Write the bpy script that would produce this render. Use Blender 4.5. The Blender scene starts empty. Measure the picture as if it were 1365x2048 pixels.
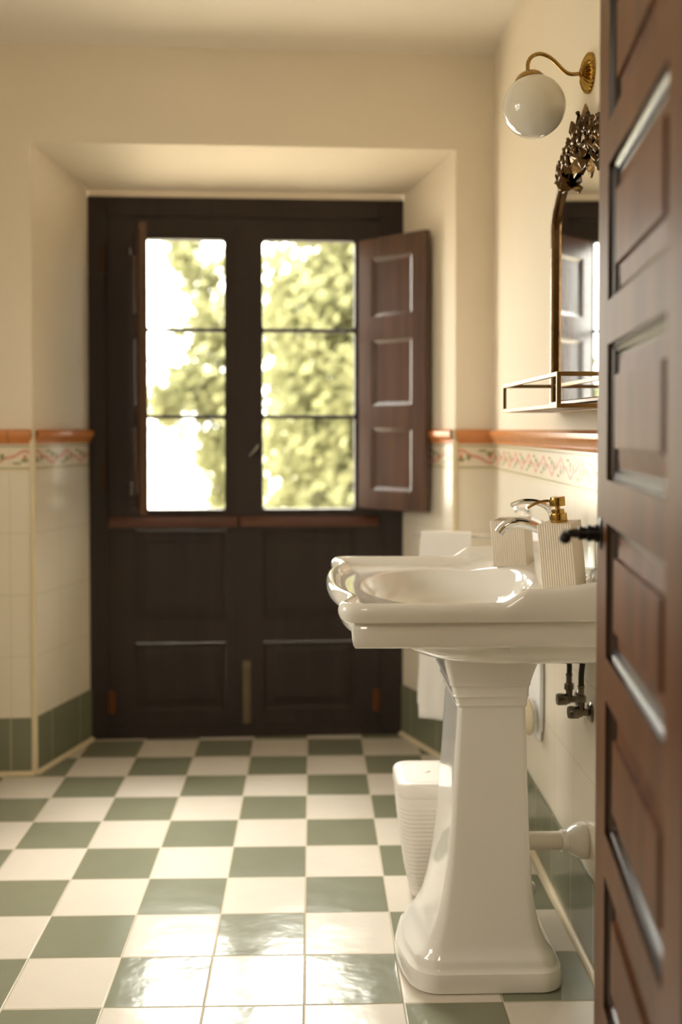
import bpy, bmesh, math, random
from mathutils import Vector, Matrix, noise
random.seed(7)
PI=math.pi
SC=bpy.context.scene; COL=SC.collection

# ------------------------------------------------------------------ node helpers
class X:
    """tiny expression wrapper round math nodes"""
    nt=None
    def __init__(s,v): s.v=v
    @staticmethod
    def op(o,*a):
        n=X.nt.nodes.new('ShaderNodeMath'); n.operation=o
        for i,q in enumerate(a):
            q=q.v if isinstance(q,X) else q
            if isinstance(q,(int,float)): n.inputs[i].default_value=q
            else: X.nt.links.new(q,n.inputs[i])
        return X(n.outputs[0])
    def __add__(a,b): return X.op('ADD',a,b)
    def __radd__(a,b): return X.op('ADD',b,a)
    def __sub__(a,b): return X.op('SUBTRACT',a,b)
    def __rsub__(a,b): return X.op('SUBTRACT',b,a)
    def __mul__(a,b): return X.op('MULTIPLY',a,b)
    def __rmul__(a,b): return X.op('MULTIPLY',b,a)
    def __truediv__(a,b): return X.op('DIVIDE',a,b)
    def lt(a,b): return X.op('LESS_THAN',a,b)
    def gt(a,b): return X.op('GREATER_THAN',a,b)
    def abs(a): return X.op('ABSOLUTE',a)
    def frac(a): return X.op('FRACT',a)
    def floor(a): return X.op('FLOOR',a)
    def sin(a): return X.op('SINE',a)
    def max(a,b): return X.op('MAXIMUM',a,b)
    def min(a,b): return X.op('MINIMUM',a,b)
    def mod(a,b): return X.op('FLOORED_MODULO',a,b)
def srgb(r,g,b):
    f=lambda c:(c/255/12.92 if c/255<=.04045 else ((c/255+.055)/1.055)**2.4)
    return (f(r),f(g),f(b),1)
def newmat(name):
    m=bpy.data.materials.new(name); m.use_nodes=True
    nt=m.node_tree; X.nt=nt
    return m,nt,nt.nodes['Principled BSDF']
def mixc(nt,fac,a,b):
    n=nt.nodes.new('ShaderNodeMix'); n.data_type='RGBA'
    for s,q in ((n.inputs[0],fac),(n.inputs[6],a),(n.inputs[7],b)):
        q=q.v if isinstance(q,X) else q
        if isinstance(q,(tuple,int,float)): s.default_value=q
        else: nt.links.new(q,s)
    return n.outputs[2]
def noise_n(nt,vec,scale,detail=3,rough=.5,dist=0):
    n=nt.nodes.new('ShaderNodeTexNoise'); n.inputs['Scale'].default_value=scale
    n.inputs['Detail'].default_value=detail; n.inputs['Roughness'].default_value=rough
    n.inputs['Distortion'].default_value=dist
    if vec is not None: nt.links.new(vec,n.inputs['Vector'])
    return n
def bump(nt,bsdf,h,strength,dist=.01):
    b=nt.nodes.new('ShaderNodeBump'); b.inputs['Strength'].default_value=strength; b.inputs['Distance'].default_value=dist
    nt.links.new(h.v if isinstance(h,X) else h,b.inputs['Height']); nt.links.new(b.outputs[0],bsdf.inputs['Normal']); return b
def objco(nt):
    return nt.nodes.new('ShaderNodeTexCoord').outputs['Object']
def sepxyz(nt,v):
    s=nt.nodes.new('ShaderNodeSeparateXYZ'); nt.links.new(v,s.inputs[0]); return [X(o) for o in s.outputs]
def simple(name,col,rough=.5,metal=0,coat=0,bscale=0,bstr=.1,var=0,spec=None,sheen=0):
    m,nt,b=newmat(name)
    b.inputs['Base Color'].default_value=col; b.inputs['Roughness'].default_value=rough; b.inputs['Metallic'].default_value=metal
    b.inputs['Coat Weight'].default_value=coat; b.inputs['Sheen Weight'].default_value=sheen
    if spec is not None: b.inputs['Specular IOR Level'].default_value=spec
    co=objco(nt)
    if var:
        n=noise_n(nt,co,9,4)
        d=tuple(c*(1-var) for c in col[:3])+(1,)
        nt.links.new(mixc(nt,n.outputs[0],col,d),b.inputs['Base Color'])
    if bscale:
        n=noise_n(nt,co,bscale,3); bump(nt,b,n.outputs[0],bstr,.004)
    return m

# ------------------------------------------------------------------ materials
PLASTER_C=srgb(242,229,208)
def m_plaster(name,col):
    m,nt,b=newmat(name); co=objco(nt)
    n=noise_n(nt,co,3,5); nt.links.new(mixc(nt,n.outputs[0],col,tuple(c*.94 for c in col[:3])+(1,)),b.inputs['Base Color'])
    b.inputs['Roughness'].default_value=.85
    n2=noise_n(nt,co,22,4); bump(nt,b,n2.outputs[0],.12,.006)
    return m
M_PLASTER=m_plaster('cream_plaster',PLASTER_C)
M_CEIL=m_plaster('ceiling_plaster',srgb(246,237,224))

GREEN=srgb(126,127,106); WHITE_T=srgb(228,219,206); GROUT=srgb(196,184,158)
def m_floor():
    m,nt,b=newmat('checker_floor_tiles'); co=objco(nt); x,y,z=sepxyz(nt,co)
    t=.2; u=(x+.016)/t; v=(y-2.07)/t
    par=(u.floor()+v.floor()).mod(2.0)
    fu=(u.frac()-.5).abs(); fv=(v.frac()-.5).abs()
    g=fu.max(fv).gt(.5-.0085)
    # per tile random
    cmb=nt.nodes.new('ShaderNodeCombineXYZ'); nt.links.new(u.floor().v,cmb.inputs[0]); nt.links.new(v.floor().v,cmb.inputs[1])
    wn=nt.nodes.new('ShaderNodeTexWhiteNoise'); wn.noise_dimensions='3D'; nt.links.new(cmb.outputs[0],wn.inputs[0])
    n=noise_n(nt,co,14,5,.6,.4)
    g1=mixc(nt,n.outputs[0],GREEN,srgb(135,136,115)); w1=mixc(nt,n.outputs[0],WHITE_T,srgb(221,211,196))
    c=mixc(nt,par,g1,w1)
    c=mixc(nt,X(wn.outputs[0])*.12,c,srgb(150,140,115))
    c=mixc(nt,g,c,GROUT); nt.links.new(c,b.inputs['Base Color'])
    r=.12+X(n.outputs[0])*.10+g*.5; nt.links.new(r.v,b.inputs['Roughness'])
    # gentle waviness, a little tilt per tile, recessed grout
    n2=noise_n(nt,co,9,3,.5); n3=noise_n(nt,co,38,2,.5)
    sw=nt.nodes.new('ShaderNodeSeparateXYZ'); nt.links.new(wn.outputs[1],sw.inputs[0])
    tilt=(X(sw.outputs[0])-.5)*u.frac()+(X(sw.outputs[1])-.5)*v.frac()
    h=X(n2.outputs[0])*.7+X(n3.outputs[0])*.12+tilt*.22-(fu.max(fv)-.485).max(0.0)*30
    bump(nt,b,h,.5,.006)
    return m
M_FLOOR=m_floor()

def m_walltile():
    m,nt,b=newmat('wall_tiles_with_border'); uv=nt.nodes.new('ShaderNodeUVMap').outputs[0]; u,v,_=sepxyz(nt,uv)
    U=u/.2; V=(v-.1875)/.2055
    fu=(U.frac()-.5).abs(); fv=(V.frac()-.5).abs()
    isb=v.gt(1.0095)
    g=(fu.gt(.4935)).max(fv.gt(.4935)*(1-isb))
    n=noise_n(nt,uv,6,3)
    tile=mixc(nt,n.outputs[0],srgb(238,228,210),srgb(233,221,200))
    # border: running pink vine with green leaves between two olive lines
    ph=u*(2*PI/.2); w=v-1.056
    wave=(w-ph.sin()*.017+(ph*3.0).sin()*.004).abs()
    bc=mixc(nt,wave.lt(.0055),srgb(236,223,198),srgb(222,158,134))
    def spot(off,zz,rx,rz):
        du=((u/.2+off).frac()-.5)*.2/rx; dz=(w-zz)/rz
        return (du*du+dz*dz).lt(1.0)
    for off,zz,rx,rz in ((.25,-.010,.013,.007),(.75,.010,.013,.007),(.12,-.002,.008,.011),(.38,-.020,.016,.004),(.62,.002,.008,.011),(.88,.020,.016,.004)):
        bc=mixc(nt,spot(off,zz,rx,rz),bc,srgb(152,150,104))
    for off,zz in ((.25,.002),(.75,-.002)):
        bc=mixc(nt,spot(off,zz,.006,.006),bc,srgb(222,120,95))
    edge=(w.abs()-.0365).abs().lt(.0026)
    bc=mixc(nt,edge,bc,srgb(168,158,108))
    c=mixc(nt,isb,tile,bc); c=mixc(nt,g,c,srgb(218,204,174))
    nt.links.new(c,b.inputs['Base Color']); b.inputs['Roughness'].default_value=.22
    n2=noise_n(nt,uv,7,2); h=X(n2.outputs[0])*.5-g*.6
    bump(nt,b,h,.25,.003)
    return m
M_WTILE=m_walltile()
def m_greenbase():
    m,nt,b=newmat('green_skirting_tiles'); uv=nt.nodes.new('ShaderNodeUVMap').outputs[0]; u,v,_=sepxyz(nt,uv)
    g=((u/.2).frac()-.5).abs().gt(.493)
    n=noise_n(nt,uv,12,4)
    c=mixc(nt,n.outputs[0],srgb(120,122,98),srgb(130,131,108)); c=mixc(nt,g,c,GROUT)
    nt.links.new(c,b.inputs['Base Color']); b.inputs['Roughness'].default_value=.2
    n2=noise_n(nt,uv,8,2); bump(nt,b,X(n2.outputs[0])*.6-g*.6,.25,.003)
    return m
M_GBASE=m_greenbase()
def m_orange():
    m,nt,b=newmat('terracotta_moulding'); uv=nt.nodes.new('ShaderNodeUVMap').outputs[0]; u,v,_=sepxyz(nt,uv)
    g=((u/.2).frac()-.5).abs().gt(.492)
    n=noise_n(nt,uv,15,4); c=mixc(nt,n.outputs[0],srgb(220,148,90),srgb(204,126,70)); c=mixc(nt,g,c,srgb(150,96,60))
    nt.links.new(c,b.inputs['Base Color']); b.inputs['Roughness'].default_value=.2; return m
M_ORANGE=m_orange()
M_WTRIM=simple('ivory_edge_strip',srgb(228,212,178),.35)
def m_wood(name,c1,c2,rough,axis='Z',scale=1.0,coat=.0,bs=.08):
    m,nt,b=newmat(name); co=objco(nt)
    mp=nt.nodes.new('ShaderNodeMapping'); nt.links.new(co,mp.inputs[0])
    s={'Z':(22,22,1.3),'X':(1.3,22,22),'Y':(22,1.3,22)}[axis]
    mp.inputs['Scale'].default_value=tuple(q*scale for q in s)
    n=noise_n(nt,mp.outputs[0],1.0,6,.62,.6)
    r=nt.nodes.new('ShaderNodeValToRGB'); r.color_ramp.elements[0].position=.32; r.color_ramp.elements[1].position=.7
    r.color_ramp.elements[0].color=c1; r.color_ramp.elements[1].color=c2
    nt.links.new(n.outputs[0],r.inputs[0]); nt.links.new(r.outputs[0],b.inputs['Base Color'])
    b.inputs['Roughness'].default_value=rough; b.inputs['Coat Weight'].default_value=coat; b.inputs['Coat Roughness'].default_value=.25
    bump(nt,b,n.outputs[0],bs,.003)
    return m
M_WDARK=m_wood('dark_window_wood',srgb(34,24,18),srgb(46,33,25),.65)
M_SHUT=m_wood('shutter_wood',srgb(66,42,30),srgb(92,62,44),.27,'Z',1.0,.6)
M_DRIP=m_wood('reddish_rail_wood',srgb(70,38,25),srgb(88,50,33),.45,'X')
M_DOOR=m_wood('varnished_door_wood',srgb(84,50,27),srgb(114,72,41),.42,'Z',.7,.0,.05)
M_DOOR.node_tree.nodes['Principled BSDF'].inputs['Specular IOR Level'].default_value=.2
M_DOORF=m_wood('varnished_panel_wood',srgb(84,49,26),srgb(116,73,42),.44,'Z',.9,.0,.06)
M_DOORF.node_tree.nodes['Principled BSDF'].inputs['Specular IOR Level'].default_value=.2
M_DMOULD=m_wood('shade_dark_moulding',srgb(34,19,12),srgb(48,27,17),.24,'Z',.7,.4,.03)  # near-black colour paints the shade in the door's panel recesses
M_CERAM=simple('white_glazed_ceramic',srgb(242,238,231),.07,0,.4)
M_CHROME=simple('polished_chrome',(.8,.8,.78,1),.08,1)
M_DULL=simple('dull_nickel',srgb(118,110,98),.25,1)
M_BRASS=simple('brushed_brass',srgb(172,138,76),.25,1,bscale=120,bstr=.05)
M_BRASSP=simple('polished_gold',srgb(182,148,80),.16,1)
M_ANT=simple('antique_bronze',srgb(120,92,58),.26,1,bscale=60,bstr=.3,var=.75)
M_BRONZE=simple('dark_bronze',srgb(58,42,30),.3,.85)
M_TRAY=simple('aged_brass_tray',srgb(150,118,72),.3,1)
M_TRAYB=simple('dark_tray_base',srgb(46,40,34),.3,.5)
M_BLACK=simple('black_iron',srgb(22,16,14),.35,.3)
M_HOSE=simple('braided_hose',srgb(58,50,40),.45,.5,bscale=400,bstr=.8)
M_TOWEL=simple('white_terry',srgb(250,247,245),.95,bscale=260,bstr=.7,sheen=.4)
M_BIN=simple('white_plastic',srgb(246,240,232),.4,bscale=30,bstr=.05)
M_PIPE=simple('white_pipe_plastic',srgb(230,222,206),.3)
M_RIB=simple('ivory_resin',srgb(228,216,196),.5,bscale=50,bstr=.05)
M_PAPER=simple('beige_cloth',srgb(196,182,150),.9,bscale=40,bstr=.1)
M_CORD=simple('corridor_plaster',srgb(222,202,164),.85,bscale=20,bstr=.1)
m,nt,b=newmat('mirror_silver'); b.inputs['Base Color'].default_value=(.86,.87,.86,1); b.inputs['Metallic'].default_value=1; b.inputs['Roughness'].default_value=.015
n=noise_n(nt,objco(nt),6,2); nt.links.new((X(n.outputs[0])*.02+.008).v,b.inputs['Roughness']); M_MIRROR=m
m,nt,b=newmat('opal_glass'); b.inputs['Base Color'].default_value=srgb(238,232,220); b.inputs['Roughness'].default_value=.06
b.inputs['Subsurface Weight'].default_value=.25; b.inputs['Subsurface Radius'].default_value=(.03,.03,.03); b.inputs['Coat Weight'].default_value=.6
n=noise_n(nt,objco(nt),5,2); nt.links.new(mixc(nt,n.outputs[0],srgb(240,234,222),srgb(232,224,208)),b.inputs['Base Color']); M_OPAL=m
def m_glass(name,col,window=False):
    m,nt,b=newmat(name); out=nt.nodes['Material Output']
    if window:
        # thin pane: clear with a fresnel reflection
        tr=nt.nodes.new('ShaderNodeBsdfTransparent'); tr.inputs[0].default_value=col
        gl=nt.nodes.new('ShaderNodeBsdfGlossy'); gl.inputs['Roughness'].default_value=.02
        fr=nt.nodes.new('ShaderNodeFresnel'); ge=nt.nodes.new('ShaderNodeNewGeometry'); nt.links.new((1.45-X(ge.outputs['Backfacing'])*.7603).v,fr.inputs[0])
        mx=nt.nodes.new('ShaderNodeMixShader'); nt.links.new(fr.outputs[0],mx.inputs[0]); nt.links.new(tr.outputs[0],mx.inputs[1]); nt.links.new(gl.outputs[0],mx.inputs[2])
        nt.links.new(mx.outputs[0],out.inputs[0])
    else:
        b.inputs['Base Color'].default_value=col; b.inputs['Transmission Weight'].default_value=1; b.inputs['Roughness'].default_value=.02; b.inputs['IOR'].default_value=1.45
    return m
M_PANE=m_glass('window_glass',(.96,.97,.94,1),True)
M_GLASS=m_glass('clear_glass',(.96,.98,.97,1))
def m_leaf(name,c1,c2):
    m,nt,b=newmat(name); out=nt.nodes['Material Output']; co=objco(nt)
    n=noise_n(nt,co,1.6,3)
    c=mixc(nt,n.outputs[0],c1,c2)
    d=nt.nodes.new('ShaderNodeBsdfDiffuse'); t=nt.nodes.new('ShaderNodeBsdfTranslucent'); mx=nt.nodes.new('ShaderNodeMixShader'); mx.inputs[0].default_value=.5
    nt.links.new(c,d.inputs[0]); nt.links.new(c,t.inputs[0]); nt.links.new(d.outputs[0],mx.inputs[1]); nt.links.new(t.outputs[0],mx.inputs[2]); nt.links.new(mx.outputs[0],out.inputs[0])
    return m
M_LEAF=m_leaf('sunlit_leaves',srgb(140,138,104),srgb(124,126,90))
M_BARK=simple('tree_bark',srgb(96,78,58),.9,bscale=20,bstr=.6,var=.4)
M_GRAVEL=simple('pale_gravel',srgb(214,204,184),.95,bscale=60,bstr=.5,var=.15)

# ------------------------------------------------------------------ mesh helpers
def link(name,me,mat=None,parent=None,smooth=True,mw=None):
    o=bpy.data.objects.new(name,me); COL.objects.link(o)
    for q in (mat if isinstance(mat,(list,tuple)) else [mat] if mat else []): me.materials.append(q)
    if smooth is not None:
        for p in me.polygons: p.use_smooth=bool(smooth)
    if parent: o.parent=parent
    if mw is not None: o.matrix_world=mw
    return o
def finish(name,bm,mat,parent=None,smooth=True,bev=0,seg=2,angle=35,sub=0):
    bmesh.ops.recalc_face_normals(bm,faces=bm.faces)
    me=bpy.data.meshes.new(name); bm.to_mesh(me); bm.free()
    o=link(name,me,mat,parent,smooth)
    if smooth:
        for e in me.edges: pass
        me.set_sharp_from_angle(angle=math.radians(angle))
    if bev:
        md=o.modifiers.new('bevel','BEVEL'); md.width=bev; md.segments=seg; md.limit_method='ANGLE'; md.angle_limit=math.radians(40); md.harden_normals=False
    if sub:
        md=o.modifiers.new('sub','SUBSURF'); md.levels=sub; md.render_levels=sub
    return o
def box(bm,x0,x1,y0,y1,z0,z1,M=None):
    vs=[bm.verts.new((x,y,z)) for x in (x0,x1) for y in (y0,y1) for z in (z0,z1)]
    for f in ((0,1,3,2),(4,6,7,5),(0,4,5,1),(2,3,7,6),(0,2,6,4),(1,5,7,3)): bm.faces.new([vs[i] for i in f])
    if M is not None:
        for v in vs: v.co=M@v.co
    return vs
def loft(bm,loops,cap0=True,cap1=True,closed=True):
    R=[[bm.verts.new(p) for p in l] for l in loops]
    n=len(R[0])
    for a,b in zip(R,R[1:]):
        for i in range(n if closed else n-1):
            j=(i+1)%n
            bm.faces.new((a[i],a[j],b[j],b[i]))
    if cap0: bm.faces.new(R[0][::-1])
    if cap1: bm.faces.new(R[-1])
    return R
def lathe(bm,prof,n=32,M=None,cap0=True,cap1=True):
    loops=[]
    for r,z in prof:
        l=[Vector((max(r,1e-5)*math.cos(2*PI*i/n),max(r,1e-5)*math.sin(2*PI*i/n),z)) for i in range(n)]
        if M is not None: l=[M@p for p in l]
        loops.append(l)
    loft(bm,loops,cap0,cap1)
def catmull(pts,k=8,closed=False):
    pts=[Vector(p) for p in pts]; n=len(pts); out=[]
    for i in range(n if closed else n-1):
        if closed: p0,p1,p2,p3=pts[i-1],pts[i],pts[(i+1)%n],pts[(i+2)%n]
        else: p0,p1,p2,p3=pts[max(i-1,0)],pts[i],pts[i+1],pts[min(i+2,n-1)]
        for j in range(k):
            t=j/k
            out.append(.5*((2*p1)+(-p0+p2)*t+(2*p0-5*p1+4*p2-p3)*t*t+(-p0+3*p1-3*p2+p3)*t**3))
    if not closed: out.append(pts[-1])
    return out
def tube(bm,path,rad,n=12,flat=1.0,cap=True,up=Vector((0,0,1))):
    path=[Vector(p) for p in path]; loops=[]
    for i,p in enumerate(path):
        t=(path[min(i+1,len(path)-1)]-path[max(i-1,0)]).normalized()
        a=up.cross(t)
        if a.length<1e-3: a=Vector((1,0,0)).cross(t)
        if a.length<1e-3: a=Vector((0,1,0)).cross(t)
        a.normalize()
        if loops and a.dot(pa)<0: a=-a
        pa=a; b=t.cross(a)
        r=rad(i/(len(path)-1)) if callable(rad) else rad
        loops.append([p+a*(r*flat*math.cos(2*PI*k/n))+b*(r*math.sin(2*PI*k/n)) for k in range(n)])
    loft(bm,loops,cap,cap)
def rrect(x0,x1,y0,y1,r,z,n=10,bow=0,bown=0):
    """rounded rectangle loop; bow pushes the -X side outward in the middle"""
    pts=[]
    for cx,cy,a0 in ((x1-r,y1-r,0),(x0+r,y1-r,PI/2),(x0+r,y0+r,PI),(x1-r,y0+r,3*PI/2)):
        for i in range(n+1):
            a=a0+PI/2*i/n; pts.append([cx+r*math.cos(a),cy+r*math.sin(a)])
    # densify straight sides so that bow works
    out=[]
    m=len(pts)
    for i in range(m):
        p,q=pts[i],pts[(i+1)%m]
        out.append(p)
        if (i+1)%(n+1)==0:
            for k in range(1,10): out.append([p[0]+(q[0]-p[0])*k/10,p[1]+(q[1]-p[1])*k/10])
    ym=(y0+y1)/2; xm=(x0+x1)/2; res=[]
    for x,y in out:
        if bow and x<xm:
            w=((xm-x)/(xm-x0))**2; c=math.cos(min(1,abs(y-ym)/((y1-y0)/2))*PI/2)**1.3
            x-=bow*c*w
        res.append(Vector((x,y,z)))
    return res
def empty(name,loc,label=None,cat=None,group=None,kind=None,rz=0):
    o=bpy.data.objects.new(name,None); COL.objects.link(o); o.location=loc; o.rotation_euler=(0,0,rz); o.empty_display_size=.05
    tag(o,label,cat,group,kind); return o
def tag(o,label=None,cat=None,group=None,kind=None):
    if label: o['label']=label
    if cat: o['category']=cat
    if group: o['group']=group
    if kind: o['kind']=kind
    return o
def quad_uv(bm,uvl,pts,uvs,mi=0):
    vs=[bm.verts.new(p) for p in pts]; f=bm.faces.new(vs); f.material_index=mi
    for l,uv in zip(f.loops,uvs): l[uvl].uv=uv
    return f

# ------------------------------------------------------------------ the window wall's own frame (turned 2.2 degrees to the tiles)
ANG=math.atan(.0383)
MB=Matrix.Translation((0,3.5357,0))@Matrix.Rotation(ANG,4,'Z')
def B(u,v,z=0): return MB@Vector((u,v,z))
CEIL=2.41; DADO=1.102
def RW(y): return .600+.012*(y-2.2)           # right wall face
ULO,URO=-.9247,.488; ULI,URI=-.805,.357; VD=.3755
XL=-1.95; YN=.95
uR=None
# intersection of back wall with right wall and left wall
def backY(x): return B(x,0).y+0*x
cornR=Vector((RW(3.559),3.559,0)); cornL=B(XL,0)

def wall(name,segs,zt=CEIL,kind='structure',zfun=None):
    """segs: list of (P,Q,zbottom,ztop) vertical strips; tile below the dado line, plaster above"""
    bm=bmesh.new(); uvl=bm.loops.layers.uv.new('UVMap'); s=0
    for seg in segs:
        P,Q=seg[0],seg[1]; z0=seg[2] if len(seg)>2 else 0; ztP=seg[3] if len(seg)>3 else zt; ztQ=seg[4] if len(seg)>4 else ztP
        s=seg[5] if len(seg)>5 else s
        L=(Vector(Q[:2])-Vector(P[:2])).length
        def q(a0,a1,b0,b1,mi):
            quad_uv(bm,uvl,[(P[0],P[1],a0),(Q[0],Q[1],b0),(Q[0],Q[1],b1),(P[0],P[1],a1)],[(s,a0),(s+L,b0),(s+L,b1),(s,a1)],mi)
        if z0<DADO: q(z0,DADO,z0,DADO,1); q(DADO,ztP,DADO,ztQ,0)
        else: q(z0,ztP,z0,ztQ,0)
        s+=L
    me=bpy.data.meshes.new(name); bm.to_mesh(me); bm.free()
    o=link(name,me,[M_PLASTER,M_WTILE],None,False); tag(o,kind=kind); return o
def inX(y): return (RW(y),y)
LO=B(ULO,0); RO=B(URO,0); LI=B(ULI,VD); RI=B(URI,VD)
cr=(cornR.x,cornR.y)
HO=2.092; HI=2.02
# window wall with its splayed recess
bw=wall('wall_back',[((cornL.x,cornL.y),(LO.x,LO.y),0,CEIL,CEIL,.05),
    ((LO.x,LO.y),(LI.x,LI.y),0,HO,HI,.02),
    ((RI.x,RI.y),(RO.x,RO.y),0,HI,HO,.1),
    ((RO.x,RO.y),cr,0,CEIL,CEIL,.03),
    ((LO.x,LO.y),(RO.x,RO.y),HO,CEIL)])
# recess soffit joins the same mesh
bm=bmesh.new(); bm.from_mesh(bw.data)
f=bm.faces.new([bm.verts.new(p) for p in ((LO.x,LO.y,HO),(RO.x,RO.y,HO),(RI.x,RI.y,HI),(LI.x,LI.y,HI))]); f.material_index=0
# outer leaf of the wall behind the window frame
for a,b_,z0,z1 in ((ULI-.9,ULI-.001,-.15,2.9),(URI-.003,URI+.9,-.15,2.9),(ULI-.001,URI-.003,2.001,2.9)):
    box(bm,a,b_,VD+.001,VD+.16,z0,z1,MB)
bm.to_mesh(bw.data); bm.free()

wall('wall_right',[(cr,inX(YN),0,CEIL,CEIL,.02)])
WY0,WY1,WZ0,WZ1=1.06,2.06,1.00,2.00
wall('wall_left',[((XL,YN),(XL,WY0)),((XL,WY0),(XL,WY1),0,WZ0,WZ0,WY0-YN),((XL,WY0),(XL,WY1),WZ1,CEIL,CEIL,WY0-YN),((XL,WY1),(XL,cornL.y),0,CEIL,CEIL,WY1-YN)])
w2=empty('added_fill_window',(XL,WY0,WZ0),kind='structure')  # unseen window, added to bring more daylight into the room
bm=bmesh.new(); a,c=WY1-WY0,WZ1-WZ0
box(bm,-.10,0,0,.06,0,c); box(bm,-.10,0,a-.06,a,0,c); box(bm,-.10,0,a/2-.04,a/2+.04,.06,c-.06); box(bm,-.10,0,.06,a-.06,0,.06); box(bm,-.10,0,.06,a-.06,c-.06,c)
finish('frame',bm,M_WDARK,w2,smooth=False,bev=.003)
for y0_,y1_ in ((.06,a/2-.04),(a/2+.04,a-.06)):
    bm=bmesh.new(); box(bm,-.06,-.055,y0_,y1_,.06,c-.06); finish('pane',bm,M_PANE,w2,smooth=False)
# doorway wall behind the lens: left pier, right pier, head
bm=bmesh.new()
HX=.352; DXL=-.47
box(bm,XL,DXL,YN-.12,YN,0,CEIL); box(bm,HX+.01,1.3,YN-.12,YN,0,CEIL); box(bm,DXL,HX+.01,YN-.12,YN,2.06,CEIL)
o=finish('wall_near',bm,M_PLASTER,smooth=False); tag(o,kind='structure')
# corridor shell behind the camera
bm=bmesh.new()
box(bm,-1.3,-1.25,-2.3,YN-.12,0,CEIL); box(bm,1.3,1.35,-2.3,YN,0,CEIL); box(bm,-1.3,1.35,-2.35,-2.3,0,CEIL)
o=finish('wall_corridor',bm,M_CORD,smooth=False); tag(o,kind='structure')

bm=bmesh.new(); box(bm,XL-.1,1.4,-2.4,4.05,-.06,0)
o=finish('floor',bm,M_FLOOR,smooth=False); tag(o,kind='structure')
bm=bmesh.new(); box(bm,XL-.1,1.4,-2.4,3.9,CEIL,CEIL+.06)
o=finish('ceiling',bm,M_CEIL,smooth=False); tag(o,kind='structure')

# skirting tiles, terracotta mouldings, edge strips
def strip(name,path,prof,mat,uvoff=0,ends=True):
    """sweep a (proj,z) profile along a floor path; the room is on the right-hand normal side"""
    bm=bmesh.new(); uvl=bm.loops.layers.uv.new('UVMap')
    P=[Vector((p[0],p[1])) for p in path]; rows=[]; s=uvoff; S=[]
    for i,p in enumerate(P):
        d0=(P[i]-P[i-1]).normalized() if i else (P[1]-P[0]).normalized()
        d1=(P[i+1]-P[i]).normalized() if i<len(P)-1 else d0
        n0=Vector((d0.y,-d0.x)); n1=Vector((d1.y,-d1.x)); nn=(n0+n1).normalized(); k=1/max(.3,nn.dot(n0))
        if i: s+=(P[i]-P[i-1]).length
        S.append(s); rows.append([bm.verts.new((p.x+nn.x*k*q[0],p.y+nn.y*k*q[0],q[1])) for q in prof])
    for i in range(len(P)-1):
        for j in range(len(prof)-1):
            f=bm.faces.new((rows[i][j],rows[i+1][j],rows[i+1][j+1],rows[i][j+1]))
            for l,uv in zip(f.loops,((S[i],prof[j][1]),(S[i+1],prof[j][1]),(S[i+1],prof[j+1][1]),(S[i],prof[j+1][1]))): l[uvl].uv=uv
    for r in (rows[0],rows[-1]): bm.faces.new(r)
    o=finish(name,bm,mat,smooth=True,angle=30); tag(o,kind='structure'); return o
def v2(v): return (v.x,v.y)
BASEP=[(0,0),(.006,0),(.006,.186),(.004,.1885),(0,.1885)]
MOULD=[(0,1.100),(.006,1.101),(.009,1.106),(.007,1.110),(.011,1.114),(.019,1.122),(.023,1.132),(.022,1.141),(.016,1.147),(.006,1.149),(0,1.149)]
near=.0
segsL=[(XL,B(XL,0).y),v2(LO)]; jl=[v2(LO),v2(LI)]; jr=[v2(RI),v2(RO)]; sr=[v2(RO),cr]; rwp=[cr,inX(YN)]; lwp=[(XL,YN),(XL,cornL.y)]
for nm,pth,off in (('baseboard_back_left',segsL,.05),('baseboard_recess_left',jl,.095),('baseboard_recess_right',jr,.12),('baseboard_back_right',sr,.03),('baseboard_right',rwp,.02),('baseboard_left',lwp,0)):
    strip(nm,pth,BASEP,M_GBASE,off)
for i,(pth,off) in enumerate(((segsL,.05),(jl,.02),(jr,.1),(sr,.03),(rwp,.02),(lwp,0))):
    strip('trim_%d'%(i+1),pth,MOULD,M_ORANGE,off)
QR=[(.004,0),(.018,0),(.017,.006),(.012,.011),(.006,.013),(.004,.013)]
for i,pth in enumerate((segsL,jl,jr,sr,rwp,lwp)): strip('trim_%d'%(7+i),pth,QR,M_WTRIM)
for i,(p,a) in enumerate(((LO,1),(RO,-1))):
    bm=bmesh.new(); M=Matrix.Translation((p.x,p.y,0))
    lathe(bm,[(.0105,0),(.0105,1.149)],16,M)
    o=finish('trim_%d'%(13+i),bm,M_WTRIM); tag(o,kind='structure')

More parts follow.
